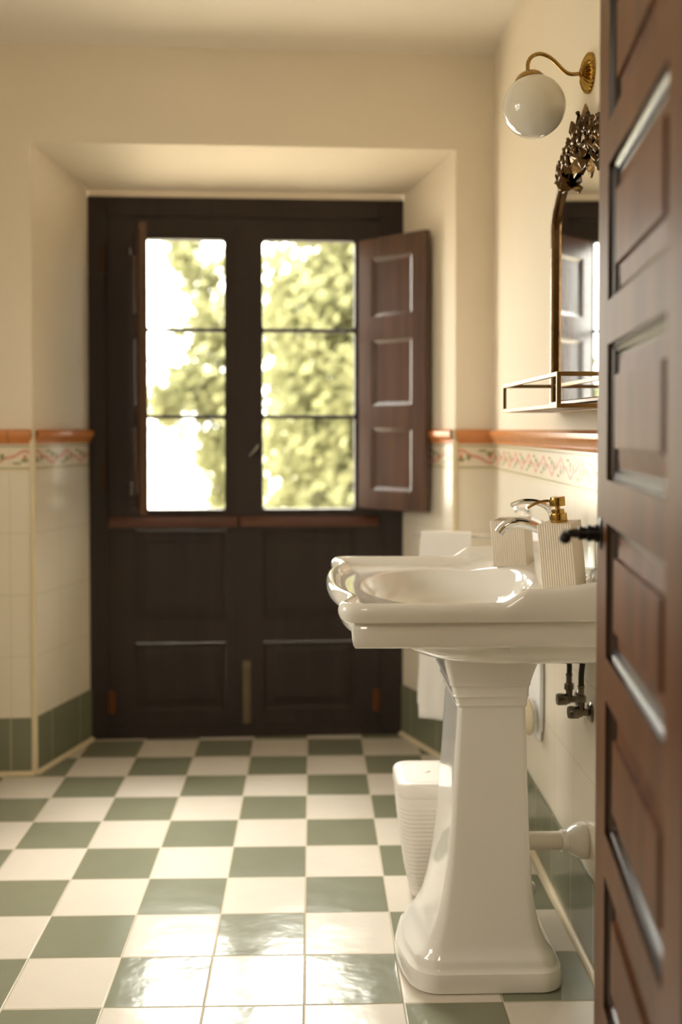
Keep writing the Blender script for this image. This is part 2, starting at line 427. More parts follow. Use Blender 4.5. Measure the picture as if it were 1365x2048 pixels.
# ------------------------------------------------------------------ panelled joinery
def panel_mesh(bm,x0,x1,z0,z1,rings,face=1):
    """concentric rectangular rings; (inset,depth) ; local plane y=0, front toward -y"""
    loops=[[Vector((x0+i,-d,z0+i)),Vector((x1-i,-d,z0+i)),Vector((x1-i,-d,z1-i)),Vector((x0+i,-d,z1-i))] for i,d in rings]
    loft(bm,loops,False,True)
DOOR_M=[(0,0),(.0012,-.007),(.0045,-.0062),(.0075,-.0085),(.011,-.0095),(.0135,-.0135),(.017,-.0142)]
DOOR_P=[(.017,-.0142),(.044,-.0105),(.0455,-.004),(.050,-.0035)]
def joinery(name,parent,W,H,T,cols,rows,mat,pmat,mould,pan,z0=0,mmat=None):
    """stile-and-rail slab, local x 0..W, y 0..T (front at y=0 facing -y), z0..z0+H; rows = panel z ranges; cols = panel x ranges"""
    bm=bmesh.new(); xs=[0]+[c for p in cols for c in p]+[W]; zs=[z0]+[c for p in rows for c in p]+[z0+H]
    for i in range(0,len(xs)-1,2): box(bm,xs[i],xs[i+1],0,T,z0,z0+H)
    for c in cols:
        for i in range(0,len(zs)-1,2): box(bm,c[0],c[1],0,T,zs[i],zs[i+1])
    s=finish(name,bm,mat,parent,smooth=False)
    for c in cols:
        for r in rows:
            bm=bmesh.new()
            loops=[[Vector((c[0]+i,y,r[0]+i)),Vector((c[1]-i,y,r[0]+i)),Vector((c[1]-i,y,r[1]-i)),Vector((c[0]+i,y,r[1]-i))] for i,y in [(i,-d) for i,d in mould]+[(i,T+d) for i,d in mould][::-1]]
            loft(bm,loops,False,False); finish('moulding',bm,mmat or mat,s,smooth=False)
            bm=bmesh.new()
            def lp(i,y): return [Vector((c[0]+i,y,r[0]+i)),Vector((c[1]-i,y,r[0]+i)),Vector((c[1]-i,y,r[1]-i)),Vector((c[0]+i,y,r[1]-i))]
            loft(bm,[lp(i,-d) for i,d in pan][::-1]+[lp(i,T+d) for i,d in pan])
            finish('panel',bm,pmat,s,smooth=False)
    return s

# entrance door leaf (open, hinged near the camera)
d1=empty('door_1',(0,0,0),kind='structure')
hx,hy=.345,.955; ex,ey=.4344,1.584
dl=math.hypot(ex-hx,ey-hy); da=math.atan2(ey-hy,ex-hx)
# local x runs from the hinge to the free edge; the front (-y) must face the room's left: rotate so -y -> -X ; use mirrored run from free edge to hinge
d1.location=(ex,ey,.006); d1.rotation_euler=(0,0,math.atan2(hy-ey,hx-ex))
# running x from free edge to hinge makes local -y point to world -X side
PZ=[(.311+.2537*k,.311+.2537*k+.192) for k in range(6)]
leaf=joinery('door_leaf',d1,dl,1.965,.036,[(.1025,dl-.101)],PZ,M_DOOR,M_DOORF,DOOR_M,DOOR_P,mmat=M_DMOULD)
# lever handle: rose, stepped neck, curved arm with ball end
hd=empty('door_handle',(.047,0,.990)); hd.parent=d1
bm=bmesh.new(); Mr=Matrix.Rotation(PI/2,4,'X')
lathe(bm,[(.0245,0),(.0245,.0015),(.021,.004),(.0145,.005)],36,Mr,True,True); finish('rose',bm,M_BLACK,hd)
bm=bmesh.new(); lathe(bm,[(.0135,.003),(.0135,.009),(.011,.010),(.011,.014),(.0125,.015),(.0125,.020),(.0095,.022),(.0095,.028),(.011,.029),(.011,.032),(.0075,.034),(.0065,.043),(.0055,.046),(.005,.05)],28,Mr); finish('neck',bm,M_BLACK,hd)
bm=bmesh.new()
tube(bm,catmull([(0,-.046,0),(.012,-.052,.003),(.035,-.056,.005),(.062,-.058,.004),(.085,-.060,.002)],6),lambda t:.0058-.002*math.sin(t*PI),14)
M=Matrix.Translation((.090,-.061,.002)); lathe(bm,[(.0085*math.sin(a*PI/14),-.0085*math.cos(a*PI/14)) for a in range(15)],20,M,False,False); finish('lever',bm,M_BLACK,hd)

# ------------------------------------------------------------------ french window in the recess
w1=empty('window_1',(0,0,0),kind='structure'); w1.matrix_world=MB@Matrix.Translation((0,VD,0))
bm=bmesh.new()
UL,UR=-.812,.352
box(bm,UL-.01,-.739,0,.08,0,2.0); box(bm,.270,UR+.008,0,.08,0,2.0); box(bm,-.739,.270,0,.08,1.93,2.0); box(bm,-.739,.270,0,.08,0,.035)
finish('frame',bm,M_WDARK,w1,smooth=False,bev=.003)
WM=[(0,0),(.002,-.006),(.006,-.008),(.012,-.012)]; WP=[(.012,-.012),(.045,-.006),(.047,-.003)]
def leafw(x0,x1,p0,p1,hs):
    W=x1-x0
    e=empty('leaf',(x0,.006,0)); e.parent=w1
    # lower solid part and stiles around the glass
    bm=bmesh.new()
    T=.045; a,b_=p0-x0,p1-x0
    box(bm,0,a,0,T,.036,1.928); box(bm,b_,W,0,T,.036,1.928); box(bm,a,b_,0,T,1.849,1.928); box(bm,a,b_,0,T,.775,.851)
    box(bm,a,b_,0,T,.036,.10); box(bm,a,b_,0,T,.355,.44)
    for z0,z1 in ((.10,.355),(.44,.775)):
        panel_mesh(bm,a,b_,z0,z1,WM)
    # glazing rebate with rounded pane corners
    for z0,z1 in ((.851,1.191),(1.199,1.513),(1.521,1.849)):
        r=.014
        for cx,cz,sx,sz in ((a,z0,1,1),(b_,z0,-1,1),(b_,z1,-1,-1),(a,z1,1,-1)):
            pts=[(cx,cz)]+[(cx+sx*(r-r*math.cos(k*PI/10)),cz+sz*(r-r*math.sin(k*PI/10))) for k in range(6)]
            lo=[bm.verts.new((p[0],.016,p[1])) for p in pts]; hi=[bm.verts.new((p[0],.034,p[1])) for p in pts]
            bm.faces.new(lo); bm.faces.new(hi)
            for k in range(len(pts)): bm.faces.new((lo[k],lo[(k+1)%len(pts)],hi[(k+1)%len(pts)],hi[k]))
    finish('leaf_frame',bm,M_WDARK,e,smooth=False,bev=.0015)
    for z0,z1 in ((.10,.355),(.44,.775)):
        bm=bmesh.new()
        def lp(i,y): return [Vector((a+i,y,z0+i)),Vector((b_-i,y,z0+i)),Vector((b_-i,y,z1-i)),Vector((a+i,y,z1-i))]
        loft(bm,[lp(i,-d) for i,d in WP][::-1]+[lp(.012,T-.01)]); finish('panel',bm,M_WDARK,e,smooth=False)
    for zc in (1.195,1.517):
        bm=bmesh.new(); box(bm,a,b_,.012,.036,zc-.0068,zc+.0068); finish('muntin',bm,M_WDARK,e,smooth=False,bev=.0015)
    for z0,z1 in ((.851,1.1905),(1.1995,1.5125),(1.5215,1.849)):
        bm=bmesh.new(); box(bm,a+.0005,b_-.0005,.024,.027,z0,z1); finish('pane',bm,M_PANE,e,smooth=False)
    bm=bmesh.new(); loops=[]
    for x in (.004,W-.004): loops.append([(x,0,.784),(x,-.020,.787),(x,-.022,.793),(x,-.014,.812),(x,-.004,.824),(x,0,.826)])
    loft(bm,loops); o=finish('drip_rail',bm,M_DRIP,e,smooth=False); o['label']='reddish brown moulded rail under the glass'
    for zz in hs[1]:
        bm=bmesh.new(); lathe(bm,[(.006,-.045),(.009,-.042),(.009,.042),(.006,.045)],12,Matrix.Translation((hs[0]-x0,-.006,zz)))
        box(bm,hs[0]-x0-.014,hs[0]-x0+.014,-.004,.001,zz-.04,zz+.04)
        o=finish('hinge',bm,simple_rust if hs[0]<9 else M_BRONZE,e)
    return e
simple_rust=simple('rusty_brass',srgb(120,72,34),.45,.6,bscale=50,bstr=.3,var=.4)
l1=leafw(-.738,-.258,-.641,-.308,(-.728,(.14,)))
l2=leafw(-.2575,.269,-.1675,.1755,(.258,(.13,)))
# espagnolette bolt low on the meeting stiles, and latch
bm=bmesh.new(); box(bm,-.243,-.215,0,.004,.05,.285); 
for zz in (.07,.16,.25): lathe(bm,[(.008,0),(.008,.007),(.005,.010)],12,Matrix.Translation((-.229,0,zz))@Mr)
tube(bm,[(-.229,-.006,.06),(-.229,-.006,.24)],.005,8)
o=finish('floor_bolt',bm,simple('worn_steel',srgb(138,122,98),.5,.6,bscale=40,bstr=.5,var=.5),w1); o.location=(0,-.006+.008,0); o['label']='pale worn metal sliding bolt plate'
bm=bmesh.new(); lathe(bm,[(.008,-.002),(.008,.012),(.005,.02)],14,Matrix.Translation((-.197,0,1.072))@Mr)
tube(bm,[(-.186,-.018,1.092),(-.197,-.02,1.075),(-.216,-.018,1.05)],.004,8); finish('latch',bm,M_DULL,w1)
for zz in (1.80,.94,.915):
    bm=bmesh.new(); lathe(bm,[(.004,-.012),(.006,-.01),(.006,.01),(.004,.012)],12,Matrix.Translation((-.655,-.008,zz))); finish('hinge',bm,M_BRONZE,w1)
for zz in (1.77,.98):
    bm=bmesh.new(); box(bm,-.765,-.742,-.003,.001,zz-.05,zz+.05); lathe(bm,[(.005,-.05),(.005,.05)],10,Matrix.Translation((-.742,-.004,zz))); finish('hinge',bm,M_BRONZE,w1)
SM=[(0,0),(.001,-.0025),(.014,-.0105)]; SP=[(.014,-.0105),(.015,-.0103)]
def shutter(px,py,ang,W,flip):
    s=empty('shutter',(px,py,0)); s.parent=w1; s.rotation_euler=(0,0,ang)
    z0=.857
    o=joinery('shutter_leaf',s,W,.99,.026,[(.062,W-.062)],[(.925,1.155),(1.235,1.475),(1.56,1.775)],M_SHUT,M_SHUT,SM,SP,z0=z0)
    return s
# right: swung well open, seen from its room side;   left: square to the wall, nearly edge on
pR=MB.inverted()@Vector((.175,3.905,0)); qR=MB.inverted()@Vector((.397,3.675,0))
aR=math.atan2(qR.y-pR.y,qR.x-pR.x); shutter(pR.x,pR.y-VD,aR,(qR-pR).length,False)
pL=MB.inverted()@Vector((-.655,3.882,0)); qL=MB.inverted()@Vector((-.581,3.570,0))
aL=math.atan2(qL.y-pL.y,qL.x-pL.x); shutter(pL.x,pL.y-VD,aL,.322,False)

# ------------------------------------------------------------------ washbasin
CX,CY=.29,2.25
half=[(.600,1.890),(.50,1.889),(.40,1.888),(.30,1.887),(.20,1.886),(.12,1.886),(.085,1.887),(.062,1.893),(.050,1.908),(.048,1.930),(.055,1.955),(.064,1.980),(.066,2.005),(.058,2.035),(.046,2.070),(.037,2.120),(.032,2.18),(.031,2.25)]
ctrl=half+[(x,2*CY-y) for x,y in half[-2::-1]]
pl=catmull([(x,y,0) for x,y in ctrl],10)
# resample by arclength, then close along the back
def resample(pl,n):
    L=[0]
    for a,b_ in zip(pl,pl[1:]): L.append(L[-1]+(b_-a).length)
    out=[];j=0
    for i in range(n):
        s=L[-1]*i/(n-1)
        while j<len(L)-2 and L[j+1]<s: j+=1
        t=(s-L[j])/(L[j+1]-L[j]); out.append(pl[j].lerp(pl[j+1],t))
    return out
front=resample(pl,260); back=[Vector((.600,front[-1].y+(front[0].y-front[-1].y)*k/60,0)) for k in range(1,60)]
OUT=front+back; NO=len(OUT); NF=len(front)
NRM=[]
for i in range(NO):
    if i>=NF: NRM.append(Vector((-1,0,0))); continue
    a=front[max(i-1,0)]; b_=front[min(i+1,NF-1)]; t=(b_-a).normalized(); n_=Vector((-t.y,t.x,0))
    if n_.dot(Vector((CX,CY,0))-OUT[i])<0: n_=-n_
    NRM.append(n_)
# soften normals so that inset serpentine stays smooth
def inset(d,z,back=True):
    l=[]
    for i in range(NO):
        p=OUT[i]+NRM[i]*d if i<NF else OUT[i].copy()
        if i<NF: pass
        if back: p.x=min(p.x,RW(p.y)-.0015-d) ; 
        else: p.x=min(p.x,RW(p.y)-.0015)
        p.y=min(max(p.y,1.886+d*.98),2*CY-1.886-d*.98)
        l.append(Vector((p.x,p.y,z(p.x,p.y) if callable(z) else z)))
    return l
def ss(a,b_,x):
    t=min(1,max(0,(x-a)/(b_-a))); return t*t*(3-2*t)
def rise(x): return .024*ss(.345,.395,x)+.014*ss(.40,.56,x)
def deck(x): return .0215*ss(.36,.46,x)+max(0,x-.44)*.10
def ell(ax,ay,cx,cy,z,pw=2.0,follow=None):
    l=[]
    for i in range(NO):
        th=math.atan2((OUT[i].y-CY),(OUT[i].x-CX)); c,s=math.cos(th),math.sin(th)
        r=1/((abs(c)/ax)**pw+(abs(s)/ay)**pw)**(1/pw)
        p=Vector((cx+c*r,cy+s*r,0)); p.z=z(p.x,p.y) if callable(z) else z; l.append(p)
    return l
def lerpl(A,B_,t,z=None):
    o=[a.lerp(b_,t) for a,b_ in zip(A,B_)]
    if z is not None:
        for p in o: p.z=z(p.x,p.y)
    return o
BX0,BX1=.108,.468; bcx=(BX0+BX1)/2; bax=(BX1-BX0)/2; bay=.262
def under(x0,ay,z,pw=2.6):
    l=[]
    cx=.43
    for i in range(NO):
        th=math.atan2((OUT[i].y-CY),(OUT[i].x-CX)); c,s=math.cos(th),math.sin(th)
        ax=cx-x0 if c<0 else .5
        r=1/((abs(c)/ax)**pw+(abs(s)/ay)**pw)**(1/pw)
        l.append(Vector((min(cx+c*r,RW(CY+s*r)-.0015),CY+s*r,z)))
    return l
rings=[under(.30,.16,.693,3.4),under(.262,.212,.6935,3.4),under(.226,.246,.697,3.4),under(.198,.268,.704,3.4),under(.175,.284,.714,3.4),under(.157,.297,.727,3.4),under(.146,.305,.7445,3.4),
 inset(.062,.7455,False),inset(.042,.7450,False),inset(.034,.7465,False),inset(.0285,.752,False),inset(.0265,.762,False),inset(.0250,.778,False),inset(.0262,.785,False),inset(.0292,.790,False),
 inset(.0298,.7935,False),inset(.0255,.7955,False),inset(.017,.7962,False),inset(.0095,.798,False),inset(.004,.804,False)]
def rr(d,z,w,bk=True): return inset(d,lambda x,y:z+w*rise(x),bk)
rings+=[rr(.001,.811,.45,False),rr(0,.818,.75,False),rr(.0018,.8255,.95),rr(.0055,.831,1),rr(.011,.8338,1),rr(.017,.8325,1),rr(.0225,.8285,.95),
 inset(.0265,lambda x,y:.821+.45*rise(x)+.5*deck(x)),inset(.0305,lambda x,y:.8145+deck(x)),inset(.037,lambda x,y:.8122+deck(x))]
dz=lambda x,y:.8125+deck(x)
E1=ell(bax*1.07,bay*1.05,bcx,CY,dz)
last=rings[-1]
rings+=[lerpl(last,E1,.35,dz),lerpl(last,E1,.7,dz),E1,
 ell(bax*1.02,bay*1.015,bcx,CY,lambda x,y:dz(x,y)-.0006),ell(bax*1.005,bay*1.003,bcx,CY,lambda x,y:dz(x,y)-.003),ell(bax*.985,bay*.987,bcx,CY,lambda x,y:dz(x,y)-.010),ell(bax*.965,bay*.97,bcx,CY,lambda x,y:.798+deck(x)*.4),
 ell(bax*.93,bay*.94,bcx,CY,.785),ell(bax*.87,bay*.88,bcx,CY,.764),ell(bax*.76,bay*.77,bcx,CY,.750),ell(bax*.6,bay*.6,bcx,CY,.734),ell(bax*.4,bay*.4,bcx,CY,.724),ell(bax*.2,bay*.2,bcx,CY,.720),ell(.02,.02,bcx,CY,.718)]
ws=empty('washbasin',(.3,2.25,0),'white ceramic pedestal washbasin with serpentine front, fixed to the right wall','washbasin')
ws_i=Matrix.Translation((-.3,-2.25,0))
bm=bmesh.new(); loft(bm,rings); bmesh.ops.transform(bm,matrix=ws_i,verts=bm.verts); finish('basin',bm,M_CERAM,ws,angle=70)
bm=bmesh.new(); lathe(bm,[(.0,.7195),(.012,.7195),(.0205,.7205),(.022,.7185),(.022,.717)],24,ws_i@Matrix.Translation((bcx,CY,0))); finish('drain',bm,M_CHROME,ws)
bm=bmesh.new(); lathe(bm,[(.0125,0),(.0125,.003),(.0095,.0045),(.0085,.002),(.0,.0015)],24,ws_i@Matrix.Translation((bcx+bax*.945,CY,.797))@Matrix.Rotation(-PI/2+.35,4,'Y')); finish('overflow_ring',bm,M_CHROME,ws)
# pedestal
PD=[ # z,x0,x1,y0,y1,r,bow
(0,.216,.512,2.100,2.400,.045,.026),(.004,.210,.518,2.096,2.404,.048,.027),(.030,.208,.519,2.094,2.406,.05,.027),(.042,.211,.516,2.096,2.404,.048,.026),
(.048,.218,.509,2.102,2.398,.044,.024),(.053,.220,.507,2.104,2.396,.042,.023),(.060,.220,.506,2.105,2.395,.042,.022),(.067,.224,.502,2.108,2.392,.038,.020),(.073,.232,.495,2.113,2.387,.034,.018),
(.090,.242,.484,2.118,2.382,.028,.014),(.115,.252,.474,2.122,2.378,.024,.010),(.15,.262,.465,2.126,2.374,.02,.007),(.20,.272,.458,2.129,2.371,.017,.004),(.26,.280,.453,2.131,2.369,.015,.002),
(.34,.287,.449,2.133,2.366,.013,0),(.44,.293,.446,2.136,2.362,.012,0),(.54,.299,.443,2.138,2.358,.011,0),(.5765,.301,.442,2.139,2.356,.011,0),
(.5785,.2985,.4435,2.137,2.358,.010,0),(.582,.2965,.4450,2.135,2.360,.010,0),(.5855,.2975,.4445,2.136,2.3595,.010,0),(.597,.2940,.4455,2.134,2.362,.010,0),
(.5985,.2915,.4465,2.132,2.364,.010,0),(.6015,.2895,.4475,2.130,2.366,.010,0),(.605,.2905,.4470,2.131,2.365,.010,0),(.621,.2870,.4475,2.129,2.368,.010,0),
(.6225,.2840,.4485,2.127,2.370,.010,0),(.6260,.2820,.4495,2.125,2.372,.010,0),(.630,.2825,.4495,2.1255,2.372,.010,0),(.652,.2760,.4560,2.120,2.378,.012,0),(.668,.272,.462,2.117,2.381,.013,0),(.697,.268,.466,2.114,2.384,.014,0)]
loops=[rrect(a,b_,c,d,r,z,8,bw_) for z,a,b_,c,d,r,bw_ in PD]
bm=bmesh.new(); loft(bm,loops); bmesh.ops.transform(bm,matrix=ws_i,verts=bm.verts)
finish('pedestal',bm,M_CERAM,ws,angle=28)
# fixing lug behind the pedestal foot
bm=bmesh.new(); box(bm,.492,.512,2.36,2.385,.085,.11); bmesh.ops.transform(bm,matrix=ws_i,verts=bm.verts); finish('fixing_lug',bm,M_CERAM,ws,bev=.005)

# waste pipe
yp=2.262; zp=.250; xw=RW(yp)
bm=bmesh.new(); MX=Matrix.Translation((0,yp,zp))@Matrix.Rotation(PI/2,4,'Y')
lathe(bm,[(.0195,.440),(.0195,.570)],32,MX)
wp=empty('waste_pipe',(.52,yp,zp),'white plastic waste pipe running from behind the pedestal into the tiled wall','pipe')
Mi=Matrix.Translation((-.52,-yp,-zp)); bmesh.ops.transform(bm,matrix=Mi,verts=bm.verts); finish('pipe',bm,M_PIPE,wp)
bm=bmesh.new(); lathe(bm,[(.0235,.545),(.0235,.555),(.0225,.558),(.026,.562),(.033,.572),(.038,.584),(.040,.593),(.0385,.6),(.038,xw)],36,MX)
bmesh.ops.transform(bm,matrix=Mi,verts=bm.verts); o=finish('wall_rosette',bm,M_CERAM,wp); 

# angle valves with hoses
for k,(yv,dxh,lab) in enumerate(((2.335,-.012,'chrome angle valve with black braided hose, farther of the pair under the basin'),(2.225,.010,'chrome angle valve with black braided hose, nearer of the pair, beside the door edge'))):
    xv=RW(yv); zv=.542
    e=empty('angle_valve',(xv,yv,zv),lab,'valve')
    T=Matrix.Rotation(-PI/2,4,'Y')
    bm=bmesh.new(); lathe(bm,[(.022,0),(.022,.002),(.017,.006),(.008,.007),(.008,.020),(.0105,.021),(.0105,.027)],24,T); lathe(bm,[(.0075,0),(.0075,.022)],16,Matrix.Translation((-.022,0,0))); finish('body',bm,M_DULL,e)
    bm=bmesh.new(); lathe(bm,[(.0125,.027),(.0135,.029),(.0135,.047),(.012,.050)],20,T)
    finish('knob',bm,M_DULL,e)
    bm=bmesh.new(); lathe(bm,[(.0095,.021),(.0115,.023),(.0115,.034),(.009,.037),(.007,.038),(.007,.053),(.008,.054),(.008,.058)],6,Matrix.Translation((-.022,0,0))); finish('nut',bm,M_DULL,e,smooth=False)
    bm=bmesh.new(); tube(bm,catmull([(-.022,0,.056),(-.022,0,.08),(-.021+dxh*.3,0,.115),(-.020+dxh,.0,.175)],6),.0062,12); finish('hose',bm,M_HOSE,e)

# faucet
fz=.812+deck(.52)
fx=.522
fa=empty('basin_mixer_tap',(fx,CY,fz),'chrome single-lever mixer tap with curved spout at back of basin','tap')
bm=bmesh.new(); lathe(bm,[(.027,0),(.027,.003),(.024,.007),(.0215,.012),(.0205,.05),(.021,.075),(.0225,.09),(.022,.099),(.019,.104),(.0,.106)],36); finish('body',bm,M_CHROME,fa)
def F(x,z): return (x-fx,0,z-fz)
bm=bmesh.new(); tube(bm,catmull([F(.520,.915),F(.500,.932),F(.478,.941),(F(.452,.9475)),F(.430,.9465),F(.414,.938),F(.404,.926)],8),lambda t:.0125-.002*t,20,1.15); 
finish('spout',bm,M_CHROME,fa)
bm=bmesh.new(); tube(bm,catmull([F(.522,.950),F(.519,.968),F(.506,.984),F(.484,.9925),F(.460,.9945),F(.443,.991),F(.430,.985)],8),lambda t:.0085-.004*t,16,1.5)
finish('lever',bm,M_CHROME,fa)

# ribbed soap dispenser and ribbed tumbler
def ribbed(e,S,H,ribs,mat,hollow=False,name='container'):
    bm=bmesh.new(); h=S/2; r=.004; base=[]
    corner=[(h,h),(-h,h),(-h,-h),(h,-h)]
    N=ribs*8
    for k in range(4):
        a=Vector(corner[k]); b_=Vector(corner[(k+1)%4]); d=(b_-a).normalized(); n_=Vector((d.y,-d.x))
        for i in range(N):
            t=(i+.5)/N; s=abs(math.sin(PI*ribs*t)); q=a.lerp(b_,t)-n_*(.0012*(1-s**.6)*1.6)
            # round the corners
            e0=min(t,1-t)*S
            if e0<.003: q-=n_*(.003-e0)*.5
            base.append(q)
    def L(z,k=1.0): return [Vector((p.x*k,p.y*k,z)) for p in base]
    sm=[Vector((p.x,p.y)) for p in base]
    if hollow: loft(bm,[L(0,.97),L(.002),L(H-.001),L(H,.98),L(H,.90),L(H-.02,.89),L(.006,.88)])
    else: loft(bm,[L(0,.97),L(.002),L(H-.0015),L(H,.98)])
    return finish(name,bm,mat,e,angle=50)
sx,sy_=.499,2.052
sd=empty('soap_dispenser',(sx,sy_,.812+deck(sx)-.001),'ivory ribbed square soap dispenser with gold pump on near end of basin','soap dispenser')
sd.rotation_euler=Matrix.Rotation(-math.radians(5.0),3,'Y').to_euler(); 
hold=sd.rotation_euler.copy()
sd.rotation_euler=(Matrix.Rotation(-math.radians(5.2),3,'Y')@Matrix.Rotation(math.radians(-30),3,'Z')).to_euler()
SB=.129
ribbed(sd,.070,SB,15,M_RIB)
gr=math.radians(30)   # turns the pump so its nozzle points to the bowl
bm=bmesh.new(); lathe(bm,[(.0165,SB),(.0168,SB+.001),(.0168,SB+.017),(.0165,SB+.018),(.0125,SB+.0182),(.0125,SB+.0255),(.012,SB+.026),(.005,SB+.0262),(.0045,SB+.034)],32); finish('collar',bm,M_BRASSP,sd)
ph=empty('pump_head',(0,0,0)); ph.parent=sd
bm=bmesh.new(); lathe(bm,[(.0152,SB+.0322),(.0155,SB+.033),(.0155,SB+.0495),(.0152,SB+.0502)],32)
dv=Vector((-math.cos(gr),-math.sin(-gr)*-1,0)); dv=Matrix.Rotation(gr,3,'Z')@Vector((-1,0,0))
pth=[dv*.012+Vector((0,0,SB+.0435)),dv*.03+Vector((0,0,SB+.0435)),dv*.046+Vector((0,0,SB+.040)),dv*.060+Vector((0,0,SB+.0335))]
tube(bm,catmull(pth,5),.0028,12); bmesh.ops.delete(bm,geom=[],context='VERTS'); 
me=bpy.data.meshes.new('x')
bm2=bm; 
COL.objects.unlink(ph); bpy.data.objects.remove(ph)
finish('pump_head',bm2,M_BRASSP,sd)
tx,ty=.472,2.43
tb=empty('bathroom_tumbler',(tx,ty,.812+deck(tx)-.001),'ivory ribbed square tumbler on far end of basin','tumbler')
tb.rotation_euler=(Matrix.Rotation(-math.radians(4.5),3,'Y')@Matrix.Rotation(math.radians(-24),3,'Z')).to_euler()
ribbed(tb,.080,.106,15,M_RIB,True)
# drinking glass behind the dispenser
gx,gy=.556,2.118
gl=None
bm=bmesh.new(); R0,R1,GH=.025,.029,.088
lathe(bm,[(0,0),(R0-.001,0),(R0,.002),(R1,GH),(R1-.0008,GH+.0008),(R1-.0018,GH),(R0-.0015,.008),(0,.007)],40,None,False,False)
gl=finish('drinking_glass',bm,M_GLASS); gl.location=(gx,gy,.812+deck(gx)+.002); tag(gl,'clear drinking glass on basin ledge, behind the ribbed dispenser beside the door edge','glass')
gl.rotation_euler=(0,-.09,0)

# ------------------------------------------------------------------ waste bin
bc=(.305,2.588)
bn=empty('waste_bin',(bc[0],bc[1],0),'white woven-texture plastic waste bin with flat lid, standing behind the pedestal','bin')
def hw(z):
    pts=[(0,.056),(.02,.063),(.06,.072),(.12,.081),(.19,.0895),(.262,.0965)]
    for (a,p),(b_,q) in zip(pts,pts[1:]):
        if z<=b_: return p+(q-p)*(z-a)/(b_-a)
    return pts[-1][1]
bm=bmesh.new(); loops=[]; rows=22; sub=5
for i in range(rows*sub+1):
    z=.004+.236*i/(rows*sub); h=hw(z); l=rrect(-h,h,-h,h,h*.38,z,10)
    row=i//sub; fr=(i%sub)/sub; out=[]
    for j,p in enumerate(l):
        w=.0022*math.sin(PI*fr)*(.35+.65*abs(math.sin((j/len(l))*2*PI*14+(row%2)*PI/2)))
        d=Vector((p.x,p.y,0)).normalized(); out.append(p+d*w)
    loops.append(out)
h=hw(.243)
loops+=[rrect(-h-.001,h+.001,-h-.001,h+.001,h*.38,z,10) for z in (.2405,.262)]
loft(bm,loops); finish('bin_body',bm,M_BIN,bn,angle=60)
bm=bmesh.new(); k=.0985
def lr(a,z): return rrect(-a,a,-a,a,a*.36,z,10)
loft(bm,[lr(k-.001,.262),lr(k,.264),lr(k,.286),lr(k-.002,.291),lr(k-.006,.295),lr(k-.012,.297),lr(k-.021,.297),lr(k-.022,.2945),lr(k-.024,.2945),lr(k-.025,.297),lr(.03,.298)])
finish('lid',bm,M_BIN,bn,angle=40)
bm=bmesh.new(); lathe(bm,[(.010,.2975),(.010,.2995),(.006,.301),(0,.3012)],20,Matrix.Translation((-.02,.0,0)),False,False); finish('lid_button',bm,M_BIN,bn)

# ------------------------------------------------------------------ towel rail and towel
ry=3.20; rz_=.8225
tr=empty('towel_rail',(RW(ry),ry,rz_),'thin chrome towel rail projecting from right wall','towel rail')
bm=bmesh.new(); tube(bm,[(-.298,0,0),(-.294,0,0),(0,0,0)],.0052,16); finish('bar',bm,M_CHROME,tr)
bm=bmesh.new(); lathe(bm,[(.018,0),(.018,.004),(.012,.010),(.0065,.012)],24,Matrix.Rotation(-PI/2,4,'Y')); finish('mount',bm,M_CHROME,tr)
def towel(name,x0,x1,y,zt,zb,zb2,par,seed,r=.010,axis='x',wave=.006):
    bm=bmesh.new(); nu=44; prof=[]
    for i in range(40): prof.append((-r,zb+(zt-zb)*i/40))
    for i in range(9): a=PI-PI*i/8; prof.append((math.cos(a)*r,zt+math.sin(a)*r))
    for i in range(1,41): prof.append((r,zt-(zt-zb2)*i/40))
    rows=[]
    for j,(o_,z) in enumerate(prof):
        row=[]
        for i in range(nu+1):
            t=i/nu; x=x0+(x1-x0)*t
            drop=max(0,(zt-z)/(zt-zb))
            w=wave*drop*(math.sin(t*9+seed+(1.5 if o_>0 else 0))+.5*math.sin(t*19+seed*2))
            xx=x+(.5-t)*-.012*drop+.002*math.sin(z*30+seed)
            zz=z+.003*math.sin(t*6+seed)*(1 if drop>.9 else 0)
            if axis=='x': row.append(bm.verts.new((xx,y+o_+w*(1 if o_<0 else .6)-(.004*drop if o_<0 else -.004*drop),zz)))
            else: row.append(bm.verts.new((y+o_+w*.5,xx,zz)))
        rows.append(row)
    for a,b_ in zip(rows,rows[1:]):
        for i in range(nu): bm.faces.new((a[i],a[i+1],b_[i+1],b_[i]))
    o=finish(name,bm,M_TOWEL,par,angle=180)
    md=o.modifiers.new('s','SOLIDIFY'); md.thickness=.0045; md.offset=0
    return o
t1=towel('hand_towel',.334,.487,ry,rz_+.002,.262,.30,None,1.2,r=.0105)
tag(t1,'white terry towel draped over the chrome rail beyond the basin','towel')
# hook on the wall with a second towel
hy_=2.93; hz=.925; hxw=RW(hy_)
hk=empty('wall_hook',(hxw,hy_,hz),'small chrome knob hook on right wall above the far end of basin','hook')
bm=bmesh.new(); T=Matrix.Rotation(-PI/2,4,'Y'); lathe(bm,[(.012,0),(.012,.003),(.005,.006),(.0045,.022),(.008,.026),(.0095,.031),(.008,.037),(0,.040)],20,T); finish('knob',bm,M_CHROME,hk)
t2=towel('hand_towel',2.705,2.945,hxw-.011,hz-.018,.335,.36,None,3.1,r=.0028,axis='y',wave=.0008)
tag(t2,'white towel hanging on tiled right wall, seen in the gap between pedestal and wall','towel')
bm=bmesh.new(); g=[]
for i in range(15):
    t=i/14; row=[]
    for j in range(9):
        u=j/8; z=.342+.092*t; e=.068*math.sqrt(max(0,1-((t-.5)/.5)**2*.9))
        row.append(bm.verts.new((hxw-.030-.022*math.sin(PI*(.5+.5*u))*math.sin(PI*(.15+.7*t)),2.775-e*1.25*u,z)))
    g.append(row)
